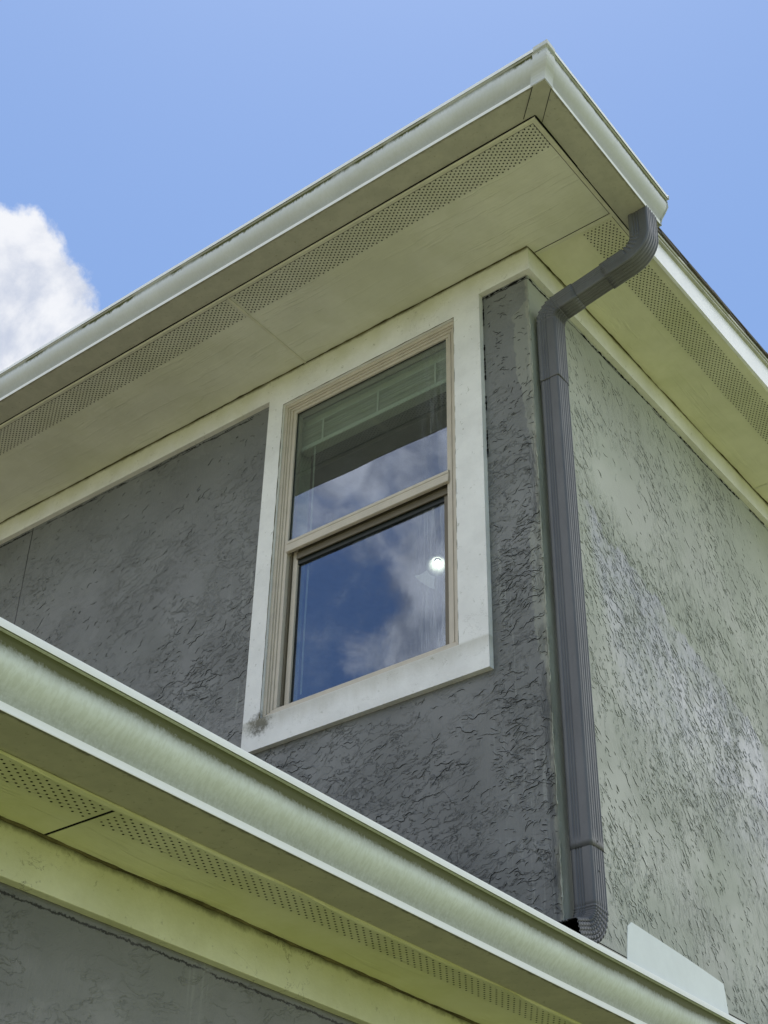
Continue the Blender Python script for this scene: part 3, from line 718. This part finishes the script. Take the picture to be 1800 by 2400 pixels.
# end cap with a crumpled sealed rim
random.seed(5)
def endcap(name, x0, y, prof, z0, m, parent, grow=.0035, th=.005):
    H = max(z for _, z in prof); cx_ = .07; cz_ = H * .5
    loop = [(0, H * .98)] + prof[:21]
    dense = []
    for (a0, za), (a1, zb) in zip(loop, loop[1:] + loop[:1]):
        n = max(1, int(math.hypot(a1 - a0, zb - za) / .006))
        for k in range(n): dense.append((a0 + (a1 - a0) * k / n, za + (zb - za) * k / n))
    bm = bmesh.new(); uvl = bm.loops.layers.uv.new('uv'); rings = []
    for yy_, gr in ((y - th * .3, grow * .3), (y, grow), (y + th, grow)):
        cur = []
        for a, z in dense:
            d = Vector((a - cx_, z - cz_)); L_ = d.length or 1; g_ = gr * random.uniform(.35, 1.5)
            cur.append(bm.verts.new((x0 + a + d.x / L_ * g_, yy_ + random.uniform(-.0012, .0012), z0 + z + d.y / L_ * g_)))
        rings.append(cur)
    for a_, b_ in zip(rings, rings[1:]):
        for i in range(len(a_)): bm.faces.new((a_[i], a_[(i + 1) % len(a_)], b_[(i + 1) % len(a_)], b_[i]))
    bm.faces.new(rings[0]); bm.faces.new(rings[-1][::-1])
    for f in bm.faces:
        for lp in f.loops: lp[uvl].uv = (.3, .25)
    return from_bm(name, bm, m, parent)
endcap('end_cap', o2, GE, prU, -DROP * (GE + o1 + .1), M['gut'], gutter)

# lower gutter
prL = gprof(.1111, .0450, .1258)
sl_ = []
yv = -7.0
while yv < YE:
    dz = .0010 * math.sin(yv * 2.1); sl_.append(((lambda a, z, y=yv, dz=dz: (.2428 + a, y, ZL + z + dz)), yv)); yv += .45
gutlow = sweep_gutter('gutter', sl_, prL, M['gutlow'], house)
gutlow['label'] = 'algae streaked gutter of the lower eave'

# splash plate standing on the lower gutter
bm = bmesh.new()
def spx(y): return .391 - .030 * max(0.0, (y + .05)) ** 1.2
outl = [(-.322, -2.950), (-.3434, -2.9676), (-.3636, -3.080)] ; top_ = []; bot_ = []
n = 14
for i in range(n + 1):
    t_ = i / n; bot_.append((-.3636 + t_ * (.2075 + .3636), -3.080)); top_.append((-.322 + t_ * (.194 + .322), -2.950 - .0212 * t_))
va = [bm.verts.new((spx(y), y, z)) for y, z in bot_]; vb = [bm.verts.new((spx(y), y, z)) for y, z in top_]; cham = bm.verts.new((spx(-.3434), -.3434, -2.9676))
for i in range(n): bm.faces.new((va[i], va[i + 1], vb[i + 1], vb[i]))
bm.faces.new((va[0], vb[0], cham))
o_ = from_bm('splash_guard', bm, M['plate'], house); md = o_.modifiers.new('s', 'SOLIDIFY'); md.thickness = .0014
# flashing at the foot of the side wall
boxes('flashing', [(-.01, .004, -.02, YE, -3.02, -2.782)], M['flash'], house)
boxes('flashing_gap', [(-.01, -.0008, .0, YE, -2.7825, -2.774)], M['gap'], house)

# ------------------------------------------------------------------ fascia and roofs
def zf(y): return -.0153 + .022 * (y - .314)
def zg(y): return .1025 + .049 * (y - .375)
bm = bmesh.new()
for (x0, x1, f0, f1) in ((o2 - .014, o2 + .0002, zf, zg),):
    pass
def board(name, x0, x1, zlo, zhi, y0, y1, m, parent):
    bm = bmesh.new(); vs = []
    for y in (y0, y1):
        for x, z in ((x0, zlo(y)), (x1, zlo(y)), (x1, zhi(y)), (x0, zhi(y))): vs.append(bm.verts.new((x, y, z)))
    for f in ((0, 1, 2, 3), (7, 6, 5, 4), (0, 4, 5, 1), (1, 5, 6, 2), (2, 6, 7, 3), (3, 7, 4, 0)): bm.faces.new([vs[i] for i in f])
    return from_bm(name, bm, m, parent)
board('fascia', o2 - .0005, o2 + .012, zf, zg, GE + .035, YE, M['fascia'], house)
boxes('fascia', [(XE, o2 - .001, -o1 + .0005, -o1 + .016, .0125, .12)], M['fascia'], house)
boxes('fascia', [(o2 - .016, o2 - .0012, -o1 + .018, GE + .034, .0125, .12)], M['fascia'], house)
boxes('fascia', [(.226, .2424, -7, YE, ZL + .0105, ZL + .11)], M['fascia'], house)
roof = board('roof', XE, o2 + .030, lambda y: zg(max(y, .2)) + .034, lambda y: zg(max(y, .2)) + .040, -o1 - .03, YE, M['shingle'], house)
# raise the middle of the roof
bm = bmesh.new()
xr = o2 + .030; pk = (-3.3, 3.0, 1.75)
def zr(y): return zg(max(y, .2)) + .042
per = [(XE - .4, -o1 - .03, zr(0)), (xr, -o1 - .03, zr(0)), (xr, .2, zr(.2)), (xr, YE, zr(YE)), (XE - .4, YE, zr(YE))]
pv = [bm.verts.new(p_) for p_ in per]; tp = bm.verts.new(pk)
for i in range(5): bm.faces.new((pv[i], pv[(i + 1) % 5], tp))
from_bm('shingle_field', bm, M['shingle'], roof)
# drip edge: a strip, a shadow line and a rolled lower hem
board('drip_edge', o2 + .0125, o2 + .020, lambda y: zg(y) + .004, lambda y: zg(y) + .034, GE + .035, YE, M['drip'], roof)
board('drip_edge', o2 + .0125, o2 + .026, lambda y: zg(y) - .0005, lambda y: zg(y) + .006, GE + .035, YE, M['drip'], roof)
board('drip_edge', o2 + .020, o2 + .027, lambda y: zg(y) + .020, lambda y: zg(y) + .0335, GE + .03, YE, M['drip'], roof)
bm = bmesh.new(); random.seed(21); yv = GE + .02
while yv < YE:
    L_ = random.choice((.04, .07, .10, .16)); t_ = random.uniform(.008, .017); xo = random.uniform(-.004, .006)
    z = zg(yv) + .0415; box(bm, o2 - .02, o2 + .033 + xo, yv, yv + L_ - .001, z, z + t_); yv += L_
from_bm('shingle_edge', bm, M['shingle'], roof)
# lower roof
bm = bmesh.new()
for (xa, za, xb, zb) in ((.305, -3.078, -3.1, -3.078 + 3.405 * .40), (-3.1, -3.078 + 3.405 * .40, -6.6, -3.1)):
    for t_ in (0,):
        A = [bm.verts.new(q) for q in ((xa, -7.3, za), (xb, -7.3, zb), (xb, -.001, zb), (xa, -.001, za))]; B = [bm.verts.new((q.co.x, q.co.y, q.co.z - .02)) for q in A]
        bm.faces.new(A); bm.faces.new(B[::-1]); [bm.faces.new((A[i], A[(i + 1) % 4], B[(i + 1) % 4], B[i])) for i in range(4)]
box_pts = [(.305, -3.078), (.0045, -2.958), (.0045, -2.98), (.305, -3.10)]
A = [bm.verts.new((x, .0, z)) for x, z in box_pts]; B = [bm.verts.new((x, YE, z)) for x, z in box_pts]
bm.faces.new(A); bm.faces.new(B[::-1]); [bm.faces.new((A[i], A[(i + 1) % 4], B[(i + 1) % 4], B[i])) for i in range(4)]
from_bm('roof', bm, M['shingle'], house)

# ------------------------------------------------------------------ window
w0 = boxes('window', ring(WX0, WX1, WZ0, WZ1, .016, -.010, .06) , M['vinyl'], house, .0015)
def sub(name, lst, m, bv=.0012): return boxes(name, lst, m, w0, bv)
sub('frame', ring(WX0 + .016, WX1 - .016, WZ0 + .016, WZ1 - .016, .008, -.003, .058), M['vinyl'])
sub('frame', ring(WX0 + .024, WX1 - .024, WZ0 + .024, WZ1 - .024, .012, .003, .056), M['vinyl'])
sub('frame', ring(WX0 + .036, WX1 - .036, WZ0 + .036, WZ1 - .036, .0170, .008, .054, .016, .006), M['vinyl'])
GX0, GX1 = -1.2095, -.4105
sub('frame', [(WX1 - .0665, WX1 - .0535, .0135, .050, -1.70, WZ1 - .052), (WX1 - .036, WX1 - .0355, .0, .01, -1.69, -.22)], M['vinyl'])
# meeting rail
sub('meeting_rail', [(WX0 + .0535, WX1 - .053, .002, .015, -.9786, -.9233), (WX0 + .0535, WX1 - .053, .0, .0018, -.9390, -.9255), (WX0 + .0535, WX1 - .053, -.0012, .0018, -.9775, -.9560)], M['vinyl'], .0012)
# lower sash, set back
sub('sash', [(-1.1749, -.420, .036, .064, -1.690, -1.6700), (-1.1749, -.420, .036, .064, -.990, -.940), (-.4415, -.4105, .036, .064, -1.669, -.991)], M['vinyl_shaded'])
sub('sash', [(-1.2080, -1.2010, .026, .040, -1.688, -.983), (-1.1749, -.420, .028, .0355, -1.010, -.9795)], M['vinyl_shaded'])
sub('sash', [(-1.1985, -1.1750, .036, .064, -1.6900, -.9400)], M['vinyl'])
sub('gasket', [(-1.1748, -1.1690, .046, .054, -1.6695, -1.035), (-1.1748, -.4416, .040, .0535, -1.030, -.9905)], M['gasket'], 0)
sub('pane', [(-1.2105, -.3960, .020, .0215, -.930, -.2250)], M['glassU'], 0)
sub('pane', [(-1.1740, -.430, .049, .0505, -1.672, -.992)], M['glassL'], 0)
sub('gasket', ring(-1.2098, -.4082, -.9235, -.2346, .003, .0165, .0195), M['gasket'], 0)
for x in (-1.196, -.432): boxes('weep_hole', [(x, x + .022, -.0108, -.0095, WZ0 + .0045, WZ0 + .010)], M['gap'], w0)

# ------------------------------------------------------------------ blind inside the window (a thing of its own)
bl = bpy.data.objects.new('window_blind', None); C.objects.link(bl); bl.location = (-.80, .10, -.43)
tag(bl, label='pale slatted blind drawn up behind the upper window pane', category='blind')
boxes('headrail', [(-1.228, -.372, .088, .128, -.272, -.2235)], M['blind'], bl, .002)
bm = bmesh.new(); z = -.392
for i in range(13):
    z += .0092; box(bm, -1.226 + random.uniform(-.002, .002), -.374, .066 + random.uniform(0, .012), .112, z + random.uniform(-.001, .001), z + .0024)
from_bm('slats', bm, M['blind'], bl)
boxes('bottom_rail', [(-1.226, -.374, .064, .114, -.412, -.389)], M['blind'], bl, .004)
for x in (-1.10, -.80, -.50): boxes('ladder_tape', [(x - .004, x + .004, .0625, .0635, -.412, -.270)], M['blind'], bl)
for x in (-1.145, -1.150): cord('pull_cord', [(x, .072, -.40), (x + .002, .073, -.9), (x - .001, .072, -1.3), (x, .072, -1.62)], .0011, M['blind'], bl)

# ------------------------------------------------------------------ ceiling light in the room
LC = Vector((-1.36, 1.262, -.30))
cl_ = bpy.data.objects.new('ceiling_light', None); C.objects.link(cl_); hub = LC + Vector((.06, .085, .10)); cl_.location = (hub.x, hub.y, RZ1)
tag(cl_, label='white ceiling lamp with lit bulb seen through lower pane', category='ceiling light')
lathe('mount', [(.0, .0), (.07, .0), (.065, -.02), (.02, -.035), (.012, -.04), (.012, -.28), (.035, -.29), (.04, -.33), (.02, -.345), (.0, -.345)], (hub.x, hub.y, RZ1 - .001), M['metalw'], cl_)
camd = (Vector((2.11, -3.54, -4.27)) - LC).normalized()
def bell(c, d, lit_, nm='lamp_shade'):
    d = Vector(d).normalized(); c = Vector(c)
    s_ = lathe(nm, [(.016, -.07), (.020, -.068), (.026, -.05), (.034, -.025), (.046, -.004), (.058, .008), (.0565, .009), (.044, -.002), (.031, -.024), (.023, -.05), (.016, -.066)], c, M['shadelit'] if lit_ else M['shadeglow'], cl_, d)
    lathe('bulb', [(.0, -.006), (.010, -.009), (.017, -.018), (.018, -.028), (.013, -.042), (.010, -.055), (.0, -.056)], c, M['bulb'] if lit_ else M['shade'], s_, d)
    return s_
bell(LC + camd * .0, camd * .8 + Vector((0, 0, -.5)), True)
bell(LC + Vector((-.098, .035, -.035)), (-.80, .15, -.60), False)
bell(LC + Vector((.13, .20, -.01)), (.75, .45, -.6), False)

# ------------------------------------------------------------------ downspout
def section(w, grooves=True):
    """points of a fluted square section, centred; e1 = outer (+x) side, e2 = +y"""
    h = w / 2; rc = .0095; pts = []
    def side(n, glist):
        out = []
        N = 30
        for i in range(N + 1):
            t = i / N; d = 0
            for g0 in glist:
                q = abs(t - g0) / .045
                if q < 1: d = .0042 * (1 - q * q)
            out.append((t, d))
        return out
    def ln(p0, p1, nrm, glist):
        for t, d in side(30, glist):
            pts.append((p0[0] + (p1[0] - p0[0]) * t - nrm[0] * d, p0[1] + (p1[1] - p0[1]) * t - nrm[1] * d))
    def ac(cx, cy, a0):
        for k in range(1, 5):
            a = a0 + k / 5 * math.pi / 2; pts.append((cx + rc * math.cos(a), cy + rc * math.sin(a)))
    G1 = [.06, .28, .50, .72, .94] if grooves else []
    G2 = [.20, .36, .52] if grooves else []
    G2r = [.80, .64, .48] if grooves else []
    ln((h, -h + rc), (h, h - rc), (1, 0), G1); ac(h - rc, h - rc, 0)
    ln((h - rc, h), (-h + rc, h), (0, 1), G2r); ac(-h + rc, h - rc, math.pi / 2)
    ln((-h, h - rc), (-h, -h + rc), (-1, 0), []); ac(-h + rc, -h + rc, math.pi)
    ln((-h + rc, -h), (h - rc, -h), (0, -1), G2); ac(h - rc, -h + rc, 1.5 * math.pi)
    return pts
def fillet(p0, p1, p2, r_, step=.002):
    a = (p0 - p1).normalized(); c_ = (p2 - p1).normalized(); ang = a.angle(c_); tl_ = r_ / math.tan(ang / 2)
    s_, e = p1 + a * tl_, p1 + c_ * tl_; mid = (a + c_).normalized(); cen = p1 + mid * (r_ / math.sin(ang / 2))
    n = max(6, int(r_ * (math.pi - ang) / step)); out = []
    v0 = s_ - cen; v1 = e - cen; om = v0.angle(v1)
    for k in range(n + 1):
        t = k / n; out.append(cen + (v0 * math.sin((1 - t) * om) + v1 * math.sin(t * om)) / math.sin(om))
    return out
def line(p0, p1, step=.02):
    n = max(1, int((p1 - p0).length / step)); return [p0.lerp(p1, k / n) for k in range(n + 1)]
def pipe(name, segs, w, m, parent, e10, crimp=(), inner=True, fade_end=False, fade_start=False):
    """segs: [(points, crimped)]"""
    pts = []; cr = []; 
    for ps, c_ in segs:
        for k, q in enumerate(ps):
            if pts and (q - pts[-1]).length < 1e-4: continue
            pts.append(q); cr.append(c_)
    SE = section(w); SP = section(w, False)
    bm = bmesh.new(); e1 = Vector(e10).normalized(); t_prev = None; rings = []; run_ = 0; tot = sum((b_ - a).length for a, b_ in zip(pts, pts[1:]))
    for i, q in enumerate(pts):
        t = ((pts[min(i + 1, len(pts) - 1)] - pts[max(i - 1, 0)])).normalized()
        if i: run_ += (q - pts[i - 1]).length
        if t_prev is not None: e1 = t_prev.rotation_difference(t) @ e1
        e1 = (e1 - t * e1.dot(t)).normalized(); e2 = e1.cross(t); t_prev = t
        k = cr[i]; sc = 1.0; loc = lambda a, c_: 0.0
        if k == 1: sc = 1 + .105 * (((run_ / .0155) % 1.0) - .5)
        f = 0.0
        if fade_end and tot - run_ < .035: f = 1.0
        if fade_start and run_ < .02: f = .6
        ring_ = []
        for (a, c_), (a2, c2) in zip(SE, SP):
            a3 = (a * (1 - f) + a2 * f) * sc; c3 = (c_ * (1 - f) + c2 * f) * sc
            if k == 2:                                          # pinch creases on the inner side only
                inn = max(0.0, min(1.0, (.018 - a) / .03)); ph_ = (run_ / .023) % 1.0
                kk = 1 - .15 * inn * max(0, 1 - abs(ph_ - .5) / .24); a3 *= kk if a < 0 else 1; c3 *= kk
            ring_.append(bm.verts.new(q + e1 * a3 + e2 * c3))
        rings.append(ring_)
    for A, B in zip(rings, rings[1:]):
        n = len(A)
        for i in range(n): bm.faces.new((A[i], A[(i + 1) % n], B[(i + 1) % n], B[i]))
    o = from_bm(name, bm, m, parent, True)
    md = o.modifiers.new('s', 'SOLIDIFY'); md.thickness = .0014; md.offset = -1
    return o
VX, VY = .055, .065
P0 = Vector((.477, .098, -.012)); P1 = Vector((.477, .088, -.214)); P2 = Vector((VX, VY, -.325)); P3 = Vector((VX, VY, -2.797)); P4 = Vector((VX, -.071, -2.837))
f1 = fillet(P0, P1, P2, .100); f2 = fillet(P1, P2, P3, .070, .0018); f3 = fillet(P2, P3, P4, .098, .0018)
ja = P1.lerp(P2, .40); jb = P1.lerp(P2, .73)
down = pipe('downspout', [(line(Vector((VX, VY, -.655)), Vector((VX, VY, -2.545))), 0)], .0800, M['pipe'], house, (1, 0, 0), fade_end=True)
pipe('elbow', [(line(P0, f1[0], .004), 0), (f1, 2), (line(f1[-1], ja), 0)], .0865, M['pipe'], down, (1, 0, 0))
pipe('offset_pipe', [(line(ja - (P2 - P1).normalized() * .02, jb), 0)], .0800, M['pipe'], down, (.25, 0, -.967))
pipe('elbow', [(line(jb - (P2 - P1).normalized() * .015, f2[0]), 0), (f2, 1), (line(f2[-1], Vector((VX, VY, -.684)), .01), 0)], .0850, M['pipe'], down, (.25, 0, -.967), fade_end=False)
pipe('elbow', [(line(Vector((VX, VY, -2.52)), f3[0], .01), 0), (f3, 1), (line(f3[-1], P4, .004), 1)], .0765, M['pipe'], down, (1, 0, 0))
# black inner tube added to paint the shade inside the last elbow
pipe('elbow_inner_shade', [(line(Vector((VX, VY, -2.70)), f3[0], .01), 0), (f3, 0), (line(f3[-1], P4 + (f3[-1] - P4).normalized() * .006, .004), 0)], .0710, M['dark'], down, (1, 0, 0))
for z in (-.695 + .022, -2.525, -2.618): dome('screw', (VX + .0400, VY - .004, z), (1, 0, 0), .0040, M['screwd'], down)
dome('screw', (.477 + .0405, .092, -.045), (1, 0, 0), .0040, M['screwd'], down)
